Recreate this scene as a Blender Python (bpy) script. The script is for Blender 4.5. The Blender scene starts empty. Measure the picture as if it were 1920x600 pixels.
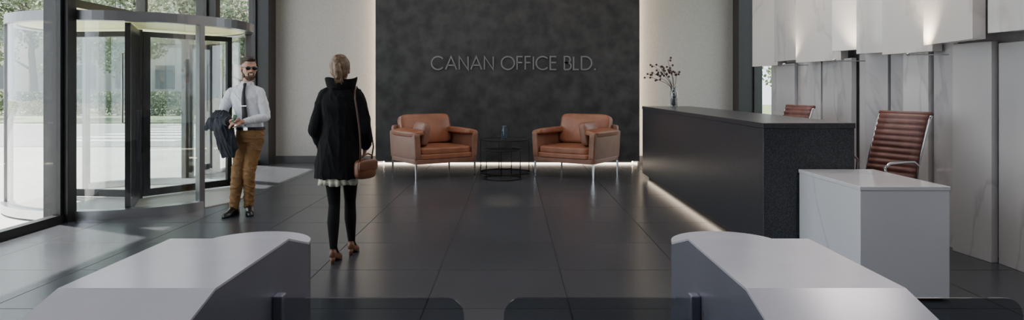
import bpy, bmesh, math, random
from mathutils import Vector, Matrix, noise
random.seed(7)
C=bpy.context.scene.collection
V=Vector
H=1.45; F=1280.0
# ------------------------------------------------------------------ materials
def mat(name,col,rough=.5,metal=0,col2=None,nscale=5,bump=0,bscale=40,emit=None,estr=0,stretch=(1,1,1),detail=6,lo=.35,hi=.65,coat=0,spec=.5):
    m=bpy.data.materials.new(name); m.use_nodes=True
    nt=m.node_tree; b=nt.nodes['Principled BSDF']
    b.inputs['Base Color'].default_value=(*col,1); b.inputs['Roughness'].default_value=rough
    b.inputs['Metallic'].default_value=metal
    b.inputs['Coat Weight'].default_value=coat
    b.inputs['Specular IOR Level'].default_value=spec
    tc=nt.nodes.new('ShaderNodeTexCoord'); mp=nt.nodes.new('ShaderNodeMapping'); mp.inputs['Scale'].default_value=stretch
    nt.links.new(tc.outputs['Object'],mp.inputs['Vector'])
    c2=col2 if col2 else tuple(min(1,c*1.12) for c in col)
    n=nt.nodes.new('ShaderNodeTexNoise'); n.inputs['Scale'].default_value=nscale; n.inputs['Detail'].default_value=detail
    nt.links.new(mp.outputs[0],n.inputs['Vector'])
    r=nt.nodes.new('ShaderNodeValToRGB'); r.color_ramp.elements[0].position=lo; r.color_ramp.elements[1].position=hi
    r.color_ramp.elements[0].color=(*col,1); r.color_ramp.elements[1].color=(*c2,1)
    nt.links.new(n.outputs['Fac'],r.inputs[0]); nt.links.new(r.outputs[0],b.inputs['Base Color'])
    if bump:
        n2=nt.nodes.new('ShaderNodeTexNoise'); n2.inputs['Scale'].default_value=bscale; n2.inputs['Detail'].default_value=4
        nt.links.new(mp.outputs[0],n2.inputs['Vector'])
        bp=nt.nodes.new('ShaderNodeBump'); bp.inputs['Strength'].default_value=bump; bp.inputs['Distance'].default_value=.02
        nt.links.new(n2.outputs['Fac'],bp.inputs['Height']); nt.links.new(bp.outputs[0],b.inputs['Normal'])
    if emit:
        b.inputs['Emission Color'].default_value=(*emit,1); b.inputs['Emission Strength'].default_value=estr
    return m
def glassmat(name,tint=(.95,.97,.96),f0=.04,gcol=(1,1,1)):
    m=bpy.data.materials.new(name); m.use_nodes=True; nt=m.node_tree
    for n in list(nt.nodes): nt.nodes.remove(n)
    o=nt.nodes.new('ShaderNodeOutputMaterial'); t=nt.nodes.new('ShaderNodeBsdfTransparent'); g=nt.nodes.new('ShaderNodeBsdfGlossy')
    t.inputs[0].default_value=(*tint,1); g.inputs['Roughness'].default_value=.01; g.inputs[0].default_value=(*gcol,1)
    lw=nt.nodes.new('ShaderNodeLayerWeight'); lw.inputs[0].default_value=.5
    p=nt.nodes.new('ShaderNodeMath'); p.operation='POWER'; p.inputs[1].default_value=5
    a=nt.nodes.new('ShaderNodeMath'); a.operation='MULTIPLY_ADD'; a.inputs[1].default_value=1-f0; a.inputs[2].default_value=f0
    nt.links.new(lw.outputs['Facing'],p.inputs[0]); nt.links.new(p.outputs[0],a.inputs[0])
    x=nt.nodes.new('ShaderNodeMixShader'); nt.links.new(a.outputs[0],x.inputs[0]); nt.links.new(t.outputs[0],x.inputs[1]); nt.links.new(g.outputs[0],x.inputs[2])
    nt.links.new(x.outputs[0],o.inputs[0]); return m
def marblemat(name,base=(.46,.45,.48),vein=(.35,.345,.38),rough=.08,off=0):
    m=mat(name,base,rough,0,nscale=1.3); nt=m.node_tree; b=nt.nodes['Principled BSDF']
    tc=nt.nodes.new('ShaderNodeTexCoord'); mp=nt.nodes.new('ShaderNodeMapping'); mp.inputs['Location'].default_value=(off,off*1.7,off*.6)
    mp.inputs['Scale'].default_value=(1,1,.45); mp.inputs['Rotation'].default_value=(.5,.2,0)
    nt.links.new(tc.outputs['Object'],mp.inputs[0])
    n=nt.nodes.new('ShaderNodeTexNoise'); n.inputs['Scale'].default_value=.9; n.inputs['Detail'].default_value=10; n.inputs['Distortion'].default_value=.8
    nt.links.new(mp.outputs[0],n.inputs[0])
    r=nt.nodes.new('ShaderNodeValToRGB'); e=r.color_ramp.elements
    e[0].position=.25; e[0].color=(*[c*.92 for c in base],1); e[1].position=.7; e[1].color=(*[c*1.1 for c in base],1)
    k=e.new(.50); k.color=(*vein,1); k=e.new(.475); k.color=(*base,1); k=e.new(.515); k.color=(*[c*1.0 for c in base],1)
    nt.links.new(n.outputs['Fac'],r.inputs[0]); nt.links.new(r.outputs[0],b.inputs['Base Color'])
    b.inputs['Specular IOR Level'].default_value=.8
    return m
M={}
M['wall']=mat('plaster_wall',(.42,.405,.39),.8,nscale=60,col2=(.36,.35,.34),bump=.1,bscale=120)
M['dark']=mat('dark_frame_metal',(.020,.020,.022),.4,.3,nscale=4)
M['feature']=mat('charcoal_plaster',(.016,.016,.018),.5,0,col2=(.058,.056,.057),nscale=4.5,bump=.12,bscale=14,detail=15,lo=.34,hi=.80)
M['ceil']=mat('ceiling_paint',(.20,.20,.21),.8)
M['baseb']=mat('baseboard_paint',(.07,.07,.075),.5)
M['granite']=mat('black_granite',(.018,.019,.023),.34,0,col2=(.075,.080,.095),nscale=130,bump=.08,bscale=120,lo=.43,hi=.75)
M['granitetop']=mat('honed_granite',(.024,.025,.030),.3,0,col2=(.05,.051,.06),nscale=60)
M['white']=marblemat('white_marble_desk',base=(.72,.72,.75),vein=(.60,.60,.65),off=4.4,rough=.12)
M['gate']=mat('gate_metal_shaded',(.20,.205,.25),.25,.45,nscale=3)  # gate grey darkened: shade of the side faces put into the colour
M['gatetop']=mat('gate_metal_lit',(.56,.55,.61),.18,.2,nscale=3)  # paler copy of the gate grey: overhead light on the tops painted in
M['chrome']=mat('chrome',(.7,.7,.72),.12,1)
M['steel']=mat('brushed_steel',(.62,.62,.64),.28,1)
M['grey']=mat('door_grey_metal',(.20,.20,.21),.32,.7)
M['black']=mat('black_metal',(.012,.012,.013),.4,.5)
M['leather']=mat('cognac_leather',(.225,.080,.040),.36,0,col2=(.29,.11,.057),nscale=6,bump=.10,bscale=60)
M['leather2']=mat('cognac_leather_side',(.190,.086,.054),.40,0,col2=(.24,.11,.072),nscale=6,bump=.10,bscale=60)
M['glass']=glassmat('clear_glass')
M['dglass']=glassmat('smoked_glass',(.66,.69,.72),.05)
M['tglass']=glassmat('table_smoked_glass',(.65,.66,.68),.08)
M['warm']=mat('warm_led',(1,.9,.75),.5,emit=(1,.80,.56),estr=27)
M['warm2']=mat('warm_led_soft',(1,.9,.75),.5,emit=(1,.82,.62),estr=5)
M['letter']=mat('sign_metal',(.20,.20,.21),.4,.3)
# ------------------------------------------------------------------ mesh helpers
def fin(bm,name,m,parent=None,smooth=False,bevel=0,loc=None,rot=None,label=None,cat=None,kind=None,group=None,sub=0,wn=False):
    bmesh.ops.recalc_face_normals(bm,faces=bm.faces)
    me=bpy.data.meshes.new(name); bm.to_mesh(me); bm.free()
    return fin_me(me,name,m,parent,smooth,bevel,loc,rot,label,cat,kind,group,sub)
def fin_me(me,name,m,parent=None,smooth=False,bevel=0,loc=None,rot=None,label=None,cat=None,kind=None,group=None,sub=0):
    if smooth:
        for p in me.polygons: p.use_smooth=True
    me.materials.append(m)
    o=bpy.data.objects.new(name,me); C.objects.link(o)
    if parent: o.parent=parent
    if loc is not None: o.location=loc
    if rot is not None: o.rotation_euler=rot
    if bevel:
        b=o.modifiers.new('bevel','BEVEL'); b.width=bevel; b.segments=3; b.limit_method='ANGLE'
    if sub:
        s=o.modifiers.new('sub','SUBSURF'); s.levels=sub; s.render_levels=sub
    if label: o['label']=label
    if cat: o['category']=cat
    if kind: o['kind']=kind
    if group: o['group']=group
    return o
def thing(name,loc,rz,label,cat,group=None):
    e=bpy.data.objects.new(name,None); C.objects.link(e); e.location=loc; e.rotation_euler=(0,0,rz); e.empty_display_size=.1
    e['label']=label; e['category']=cat
    if group: e['group']=group
    return e
def abox(bm,x0,x1,y0,y1,z0,z1,mx=None):
    vs=[bm.verts.new(V((x,y,z))) for x in(x0,x1) for y in(y0,y1) for z in(z0,z1)]
    for f in((0,1,3,2),(4,6,7,5),(0,4,5,1),(2,3,7,6),(0,2,6,4),(1,5,7,3)): bm.faces.new([vs[i] for i in f])
    if mx:
        for v in vs: v.co=mx@v.co
    return vs
def box(name,x0,x1,y0,y1,z0,z1,m,parent=None,bevel=0,**k):
    bm=bmesh.new()
    if parent is None:
        cx,cy=(x0+x1)/2,(y0+y1)/2
        abox(bm,x0-cx,x1-cx,y0-cy,y1-cy,0,z1-z0); k['loc']=(cx,cy,z0)
    else: abox(bm,x0,x1,y0,y1,z0,z1)
    return fin(bm,name,m,parent,bevel=bevel,**k)
def frames(pts):
    out=[]
    n=len(pts); up=None
    for i in range(n):
        t=(pts[min(i+1,n-1)]-pts[max(i-1,0)]).normalized()
        if up is None:
            a=V((1,0,0)) if abs(t.x)<.8 else V((0,1,0))
        else: a=up
        u=(a-t*a.dot(t)).normalized(); up=u
        out.append((t,u,t.cross(u)))
    return out
def loft(bm,rings,cap=True):
    prev=None; first=None
    for r in rings:
        vs=[bm.verts.new(p) for p in r]
        if prev:
            for i in range(len(vs)): bm.faces.new((prev[i],prev[(i+1)%len(vs)],vs[(i+1)%len(vs)],vs[i]))
        else: first=vs
        prev=vs
    if cap:
        bm.faces.new(first[::-1]); bm.faces.new(prev)
def tube(bm,pts,r,n=8,closed=False):
    pts=[V(p) for p in pts]; rs=r if isinstance(r,(list,tuple)) else [r]*len(pts)
    if closed:
        N=len(pts); c=sum(pts,V((0,0,0)))/N; nrm=(pts[0]-c).cross(pts[N//4]-c).normalized(); rings=[]
        for i in range(N):
            t=(pts[(i+1)%N]-pts[i-1]).normalized(); u=nrm; w=t.cross(u)
            rings.append([bm.verts.new(pts[i]+(u*math.cos(a)+w*math.sin(a))*rs[i]) for a in [2*math.pi*k/n for k in range(n)]])
        for i in range(N):
            A=rings[i];B=rings[(i+1)%N]
            for k in range(n): bm.faces.new((A[k],A[(k+1)%n],B[(k+1)%n],B[k]))
        return
    fr=frames(pts)
    loft(bm,[[p+(u*math.cos(a)+w*math.sin(a))*rr for a in [2*math.pi*k/n for k in range(n)]] for p,(t,u,w),rr in zip(pts,fr,rs)])
def ell(bm,c,r,mx=None,seg=16,ring=10,rot=None):
    m=Matrix.Translation(V(c))
    if rot: m=m@rot
    m=m@Matrix.Diagonal((r[0],r[1],r[2],1))
    if mx is not None: m=mx@m
    bmesh.ops.create_uvsphere(bm,u_segments=seg,v_segments=ring,radius=1,matrix=m)
def limb(bm,pts,rad,n=14):
    pts=[V(p) for p in pts]; tube(bm,pts,rad,n)
    for p,r in ((pts[0],rad[0]),(pts[-1],rad[-1])): ell(bm,p,(r*.97,)*3,seg=12,ring=8)
def rings(bm,L,n=24):
    loft(bm,[[V((cx+rx*math.cos(a),cy+ry*math.sin(a),z)) for a in [2*math.pi*k/n for k in range(n)]] for cx,cy,z,rx,ry in L])
def lathe(bm,prof,n=32,c=(0,0,0)):
    loft(bm,[[V((c[0]+r*math.cos(a),c[1]+r*math.sin(a),c[2]+z)) for a in [2*math.pi*k/n for k in range(n)]] for r,z in prof])
def cushion(bm,c,s,rot=None,n=9,p=7,bulge=.15,axis=2):
    m=Matrix.Translation(V(c))
    if rot: m=m@rot
    b2=bmesh.new(); bmesh.ops.create_cube(b2,size=2); bmesh.ops.subdivide_edges(b2,edges=b2.edges,cuts=n,use_grid_fill=True)
    for v in b2.verts:
        q=v.co.copy(); q=V([math.sin(t*math.pi/2)*.5+t*.5 for t in q])
        k=(abs(q.x)**p+abs(q.y)**p+abs(q.z)**p)**(1/p); q/=k
        o=[0,1,2]; o.remove(axis)
        f=1+bulge*(1-min(1,q[o[0]]**2))*(1-min(1,q[o[1]]**2))
        q[axis]*=f
        v.co=m@V((q.x*s[0]/2,q.y*s[1]/2,q.z*s[2]/2))
    me=bpy.data.meshes.new('t'); b2.to_mesh(me); b2.free(); bm.from_mesh(me); bpy.data.meshes.remove(me)
def remesh(bm,vox=.006,it=3,disp=None):
    bmesh.ops.recalc_face_normals(bm,faces=bm.faces)
    me=bpy.data.meshes.new('t'); bm.to_mesh(me); bm.free()
    o=bpy.data.objects.new('t',me); C.objects.link(o)
    r=o.modifiers.new('r','REMESH'); r.mode='VOXEL'; r.voxel_size=vox
    if it:
        s=o.modifiers.new('s','SMOOTH'); s.factor=.5; s.iterations=it
    dg=bpy.context.evaluated_depsgraph_get(); dg.update()
    res=bpy.data.meshes.new_from_object(o.evaluated_get(dg))
    bpy.data.objects.remove(o); bpy.data.meshes.remove(me)
    if disp:
        ns=[v.normal.copy() for v in res.vertices]
        for v,nn in zip(res.vertices,ns): v.co+=nn*disp(v.co)
    res.materials.clear()
    return res
# ------------------------------------------------------------------ room shell
WX=-4.87; BY=13.3; CZ=4.2
T=.957
fm=mat('floor_tile',(.040,.042,.050),.27,nscale=.9,col2=(.052,.054,.064),detail=3); nt=fm.node_tree; b=nt.nodes['Principled BSDF']
ramp=[n for n in nt.nodes if n.type=='VALTORGB'][0]
tc=nt.nodes.new('ShaderNodeTexCoord'); sx=nt.nodes.new('ShaderNodeSeparateXYZ'); nt.links.new(tc.outputs['Object'],sx.inputs[0])
def mth(op,a,bv=None,c=None):
    n=nt.nodes.new('ShaderNodeMath'); n.operation=op
    for i,v in enumerate((a,bv,c)):
        if v is None: continue
        if isinstance(v,(int,float)): n.inputs[i].default_value=v
        else: nt.links.new(v,n.inputs[i])
    return n.outputs[0]
ds=[]
for ax,off in(('X',.576),('Y',.30)):
    f=mth('FRACT',mth('MULTIPLY_ADD',sx.outputs[ax],1/T,off/T+20)); ds.append(mth('SUBTRACT',.5,mth('ABSOLUTE',mth('SUBTRACT',f,.5))))
dmin=mth('MINIMUM',ds[0],ds[1]); g=mth('LESS_THAN',dmin,.0052)
mx_=nt.nodes.new('ShaderNodeMix'); mx_.data_type='RGBA'; nt.links.new(g,mx_.inputs[0]); nt.links.new(ramp.outputs[0],mx_.inputs[6]); mx_.inputs[7].default_value=(.003,.003,.004,1)
nt.links.new(mx_.outputs[2],b.inputs['Base Color'])
rg=mth('MULTIPLY_ADD',g,.55,.27); nt.links.new(rg,b.inputs['Roughness'])
bm=bmesh.new(); abox(bm,-5.05,4.75,-4.2,13.5,-.12,0); fin(bm,'floor',fm,kind='structure',label='dark grey large-format tiled lobby floor')
box('ceiling',-5.1,4.8,-4.2,13.5,CZ,CZ+.15,M['ceil'],kind='structure')
box('wall_back',-5.1,4.8,BY,BY+.15,0,CZ,M['wall'],kind='structure')
box('wall_rear',-5.1,4.8,-4.2,-4.05,0,CZ,M['wall'],kind='structure')
box('wall_left',-5.02,-4.85,-4.05,.2,0,CZ,M['wall'],kind='structure')
box('baseboard_back',-4.6,-2.62,BY-.04,BY,0,.13,M['baseb'],kind='structure')
box('baseboard_back_side',2.45,4.3,BY-.04,BY,0,.13,M['baseb'],kind='structure')
box('wall_feature',-2.59,2.42,12.95,13.10,.06,CZ,M['feature'],kind='structure',label='charcoal plaster feature wall panel')
box('trim_1',-2.45,2.3,13.10,13.3,.0,CZ,M['dark'],kind='structure')
def strip(x0,x1,y0,y1,z0,z1,m,label):
    return box('light_strip',x0,x1,y0,y1,z0,z1,m,label=label,cat='light')
strip(-2.475,-2.452,13.14,13.24,.0,CZ-.05,M['warm'],'warm glowing strip light behind charcoal wall panel edge')
strip(2.302,2.325,13.14,13.24,.0,CZ-.05,M['warm'],'warm glowing strip light behind charcoal wall panel edge')
strip(-2.55,2.38,12.98,13.01,.0,.03,M['warm2'],'warm glowing strip light under the charcoal wall panel')
# sign
def ribbon(bm,pts,t,d,closed=False):
    N=len(pts); P=[V((p[0],p[1])) for p in pts]; L=[]
    for i in range(N):
        a=P[i]-P[i-1] if (i>0 or closed) else None
        c=P[(i+1)%N]-P[i] if (i<N-1 or closed) else None
        if a is None: a=c
        if c is None: c=a
        a=a.normalized(); c=c.normalized(); n1=V((-a.y,a.x)); n2=V((-c.y,c.x)); m=(n1+n2)
        if m.length<.1: m=n1
        m=m.normalized(); k=min(2.2,1/max(.2,m.dot(n1)))
        L.append([V((q.x,yy,q.y)) for q,yy in ((P[i]+m*t/2*k,0),(P[i]-m*t/2*k,0),(P[i]-m*t/2*k,-d),(P[i]+m*t/2*k,-d))])
    if closed:
        vs=[[bm.verts.new(p) for p in r] for r in L]
        for i in range(N):
            for k in range(4): bm.faces.new((vs[i][k],vs[i][(k+1)%4],vs[(i+1)%N][(k+1)%4],vs[(i+1)%N][k]))
    else: loft(bm,L)
def arc(cx,cy,rx,ry,a0,a1,n=28): return [(cx+rx*math.cos(math.radians(a0+(a1-a0)*i/n)),cy+ry*math.sin(math.radians(a0+(a1-a0)*i/n))) for i in range(n+1)]
GL={'C':(.88,[(arc(.5,.5,.5,.5,42,318),0)]),
'O':(1.0,[(arc(.5,.5,.5,.5,0,360)[:-1],1)]),
'A':(.84,[([(0,0),(.42,1),(.84,0)],0),([(.14,.33),(.70,.33)],0)]),
'N':(.68,[([(0,0),(0,1),(.68,0),(.68,1)],0)]),
'F':(.42,[([(.42,1),(0,1),(0,0)],0),([(0,.54),(.40,.54)],0)]),
'I':(.0,[([(0,0),(0,1)],0)]),
'E':(.46,[([(.46,1),(0,1),(0,0),(.46,0)],0),([(0,.54),(.44,.54)],0)]),
'B':(.50,[([(0,0),(0,1),(.22,1)]+arc(.22,.77,.23,.23,90,-90,14)[1:]+[(0,.54)],0),([(0,.54),(.24,.54)]+arc(.24,.27,.27,.27,90,-90,14)[1:]+[(0,0)],0)]),
'L':(.40,[([(0,1),(0,0),(.40,0)],0)]),
'D':(.78,[([(0,0),(0,1),(.28,1)]+arc(.28,.5,.5,.5,90,-90,22)[1:]+[(0,0)],0)]),
'.':(.06,[([(.0,.02),(.1,.02)],0)])}
txt='CANAN OFFICE BLD.'; gap=.21; sp=.42
tot=0
for i,ch in enumerate(txt): tot+= sp if ch==' ' else GL[ch][0]+gap
tot-=gap
HT=.245; SX=3.10/tot
sign=thing('wall_sign',(-1.525,12.95,1.80),0,'thin raised metal lettering CANAN OFFICE BLD. on charcoal wall','sign')
x=0
for ch in txt:
    if ch==' ': x+=sp; continue
    bm=bmesh.new()
    for pts,cl in GL[ch][1]:
        ribbon(bm,[((x+p[0])*SX,p[1]*HT) for p in pts],.026 if ch!='.' else .03,.025,closed=bool(cl))
    fin(bm,'letter',M['letter'],sign)
    x+=GL[ch][0]+gap
# left curtain wall
def pillar(n,x0,x1,y0,y1,z0=0,z1=CZ): return box('trim_%d'%n,x0,x1,y0,y1,z0,z1,M['dark'],kind='structure',bevel=.006)
pillar(2,-5.05,-4.78,7.35,7.50); pillar(3,-5.02,-4.70,10.84,11.0); pillar(4,-4.98,-4.60,12.9,BY)
pillar(5,-5.05,-4.78,3.6,3.75); pillar(6,-4.95,-4.82,8.98,9.04,2.33,CZ)
pillar(7,-5.05,-4.78,.2,.35)
wn=[1]
def window(y0,y1,z0,z1,x=WX,mids=()):
    nme='window_%d'%wn[0]; wn[0]+=1
    bm=bmesh.new(); t=.05
    abox(bm,x-.05,x+.05,y0,y1,z0,z0+.09); abox(bm,x-.05,x+.05,y0,y1,z1-t,z1)
    abox(bm,x-.04,x+.04,y0,y0+t,z0,z1); abox(bm,x-.04,x+.04,y1-t,y1,z0,z1)
    for m in mids: abox(bm,x-.03,x+.03,m-.02,m+.02,z0,z1)
    for v in bm.verts: v.co-=V((x,y0,z0))
    o=fin(bm,nme,M['dark'],loc=(x,y0,z0),kind='structure')
    bm=bmesh.new(); abox(bm,-.008,.008,t,y1-y0-t,.09,z1-z0-t)
    fin(bm,'glass_pane',M['glass'],o)
window(.35,3.6,0,CZ); window(3.75,7.35,0,CZ); window(7.5,10.84,2.34,CZ); window(10.32,10.84,0,2.34); window(11.0,12.9,0,CZ)
pillar(8,4.30,4.75,12.95,BY)
pillar(9,4.5,4.75,10.75,10.9)
window(10.9,12.95,0,CZ,x=4.62)
box('wall_right',4.16,4.75,-4.05,10.75,0,CZ,marblemat('marble_backing',base=(.42,.41,.43),vein=(.36,.35,.38)),kind='structure')
mm=[marblemat('marble_%d'%i,base=bb,vein=tuple(c*.80 for c in bb),off=i*3.1) for i,bb in enumerate(((.50,.485,.50),(.60,.585,.59),(.45,.44,.46),(.56,.545,.55)))]
mmu=[marblemat('marble_upper_%d'%i,base=bb,vein=tuple(c*.85 for c in bb),off=i*2.3+9,rough=.08) for i,bb in enumerate(((.66,.63,.61),(.58,.56,.55),(.70,.67,.65)))]
def pxY(px,x): return x*F/(px-960)
edges=[10.62,10.15,9.6,9.15,8.75,8.3,7.9,7.55,7.2,6.85,6.5,6.1,5.65,5.2,4.7,4.1,3.3,2.3]
offs=[0,.08,.02,.10,.04,.09,.0,.10,.05,.09,.03,.08,.01,.09,.03,.07,.0]
hts=[1.84,1.80,1.86,1.82,1.86,1.80,1.86,1.84,1.86,1.80,1.86,1.84,1.82,1.84,1.84,1.84,1.84]
lang=[0,5,-2,8,4,-3,6,12,-3,9,-3,6,0,5,3,3,0]
for i in range(len(edges)-1):
    y1,y0=edges[i],edges[i+1]; w=y1-y0
    bm=bmesh.new(); abox(bm,-.03,.03,-w/2+.008,w/2-.008,0,hts[i])
    fin(bm,'marble_panel',mm[(i*3+i//4)%4],loc=(4.06-offs[i],(y0+y1)/2,.0),rot=(0,0,math.radians(lang[i])),bevel=.004,label='tall polished grey-veined marble slab cladding lower wall',cat='wall panel',group='lower marble wall panels')
ups=[(10.62,9.95,12,1.78,.02),(9.92,9.0,4,1.83,.06),(8.97,8.1,12,1.78,.03),(8.07,7.5,18,1.88,.07),(7.47,7.05,20,1.82,.04),(7.02,6.3,6,1.79,.06),(6.27,5.42,-8,1.84,-.06),(5.39,4.5,10,1.88,.04),(4.47,3.4,5,1.8,0)]
for i,(y1,y0,a,z,dx) in enumerate(ups):
    w=y1-y0; bm=bmesh.new(); abox(bm,-.05,.05,-w/2,w/2,0,CZ-z-.001)
    o=fin(bm,'marble_panel',mmu[i%3],loc=(3.83+dx,(y0+y1)/2,z),rot=(0,0,math.radians(a)),bevel=.004,label='pale angled marble slab projecting above the lower wall',cat='wall panel',group='upper marble wall panels')
for px in (1473,1568,1708):
    Y=pxY(px,3.62)
    e=thing('wall_uplight',(3.60,Y,1.775),0,'small wall uplight washing warm light over marble','light',group='marble wall uplights')
    bm=bmesh.new(); lathe(bm,[(.014,-.03),(.018,-.03),(.022,.0),(.018,.002),(.014,-.01)],20); fin(bm,'housing',M['steel'],e,smooth=True)
    bm=bmesh.new(); lathe(bm,[(.013,-.012),(.013,-.004)],16); fin(bm,'lamp',M['warm2'],e)
    bm=bmesh.new(); abox(bm,0,.36,-.006,.006,-.028,-.018); fin(bm,'bracket',M['steel'],e)
    l=bpy.data.lights.new('s','SPOT'); l.energy=38; l.color=(1,.80,.56); l.spot_size=math.radians(95); l.spot_blend=1; l.shadow_soft_size=.03
    lo=bpy.data.objects.new('uplight_beam',l); C.objects.link(lo); lo.parent=e; lo.location=(.03,0,.01); lo.rotation_euler=(math.radians(180),math.radians(24),0)
# ------------------------------------------------------------------ revolving door
DC=V((-4.87,8.9,0)); R=1.38
rd=thing('revolving_door',DC,0,'round revolving entrance door with grey metal frame and curved glass','door')
def arcpts(r,a0,a1,n): return [(r*math.cos(math.radians(a0+(a1-a0)*i/n)),r*math.sin(math.radians(a0+(a1-a0)*i/n))) for i in range(n+1)]
def arcwall(bm,r0,r1,a0,a1,z0,z1,n=32):
    A=arcpts(r0,a0,a1,n);B=arcpts(r1,a0,a1,n)
    loft(bm,[[V((*a,z0)),V((*b,z0)),V((*b,z1)),V((*a,z1))] for a,b in zip(A,B)])
def fullring(bm,r0,r1,z0,z1,n=72):
    A=arcpts(r0,0,360,n)[:-1];B=arcpts(r1,0,360,n)[:-1]
    vs=[[bm.verts.new(p) for p in (V((*a,z0)),V((*b,z0)),V((*b,z1)),V((*a,z1)))] for a,b in zip(A,B)]
    for i in range(n):
        for k in range(4): bm.faces.new((vs[i][k],vs[i][(k+1)%4],vs[(i+1)%n][(k+1)%4],vs[(i+1)%n][k]))
bm=bmesh.new(); fullring(bm,R-.09,R+.03,2.20,2.31); fin(bm,'canopy_ring',M['grey'],rd,smooth=False)
bm=bmesh.new(); lathe(bm,[(R-.09,2.22),(R-.09,2.29)],72); fin(bm,'canopy_ceiling',mat('canopy_soffit_glow',(.70,.69,.36),.5,emit=(.75,.73,.34),estr=.45),rd)  # no lamp: faint emission paints the lit yellow glow onto the soffit
bm=bmesh.new(); lathe(bm,[(R-.05,0.001),(R-.05,.012)],72); fin(bm,'floor_disc',mat('door_mat_floor',(.42,.40,.41),.35),rd)
dg_=glassmat('door_glass',(.90,.93,.92),.09)
for a0,a1 in ((-95,-33),(33,95),(-147,-95),(95,147)):
    bm=bmesh.new(); arcwall(bm,R-.012,R,a0,a1,.09,2.2); fin(bm,'curved_glass',dg_,rd,smooth=False)
    bm=bmesh.new(); arcwall(bm,R-.08,R+.06,a0,a1,.0,.10); fin(bm,'base_rail',M['steel'],rd)
for a in (-33,33,147,-147,-92,92):
    bm=bmesh.new(); mx=Matrix.Rotation(math.radians(a),4,'Z'); abox(bm,R-.06,R+.03,-.035,.035,.0,2.2,mx); fin(bm,'frame_post',M['grey'],rd,bevel=.006)
bm=bmesh.new(); lathe(bm,[(.05,.01),(.05,2.21)],20); fin(bm,'centre_shaft',M['black'],rd,smooth=False)
for a in (-66,54,174):
    mx=Matrix.Rotation(math.radians(a),4,'Z')
    bm=bmesh.new()
    abox(bm,.05,.14,-.028,.028,.03,2.19,mx); abox(bm,R-.14,R-.07,-.028,.028,.03,2.19,mx)
    abox(bm,.14,R-.14,-.025,.025,.03,.12,mx); abox(bm,.14,R-.14,-.025,.025,2.12,2.19,mx)
    w=fin(bm,'door_wing',M['black'],rd)
    bm=bmesh.new(); abox(bm,.14,R-.14,-.006,.006,.12,2.12,mx); fin(bm,'wing_glass',dg_,w)
    bm=bmesh.new(); tube(bm,[mx@V(p) for p in((R-.25,-.02,1.05),(R-.25,-.07,1.05),(R-.25,-.07,1.85),(R-.25,-.02,1.85))],.012); fin(bm,'push_handle',M['steel'],w,smooth=True)
# ------------------------------------------------------------------ reception counter
rc=thing('reception_counter',(2.465,8.3,0),0,'long black granite reception counter with underlit recessed plinth','counter')
x0,x1,y0,y1=-.385,.385,-2.64,2.62
box('body',x0+.006,x1-.006,y0+.006,y1-.006,.09,1.115,M['granite'],rc,bevel=.006)
box('counter_top',x0,x1,y0,y1,1.115,1.16,M['granitetop'],rc,bevel=.005)
box('plinth',x0+.10,x1-.04,y0+.06,y1-.05,0,.09,M['dark'],rc)
box('light_strip',x0+.075,x0+.098,y0+.08,y1-.08,.055,.085,M['warm2'],rc,label='warm strip light under the counter edge')
rw=thing('reception_desk',(2.68,5.15,0),0,'lower glossy white marble desk block beside the black counter','desk')
box('body',-.305,.305,-.495,.495,.012,.75,M['white'],rw,bevel=.004)
box('desk_top',-.31,.31,-.50,.50,.75,.778,M['white'],rw,bevel=.004)
box('plinth',-.27,.27,-.47,.47,0,.02,M['dark'],rw)
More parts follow.
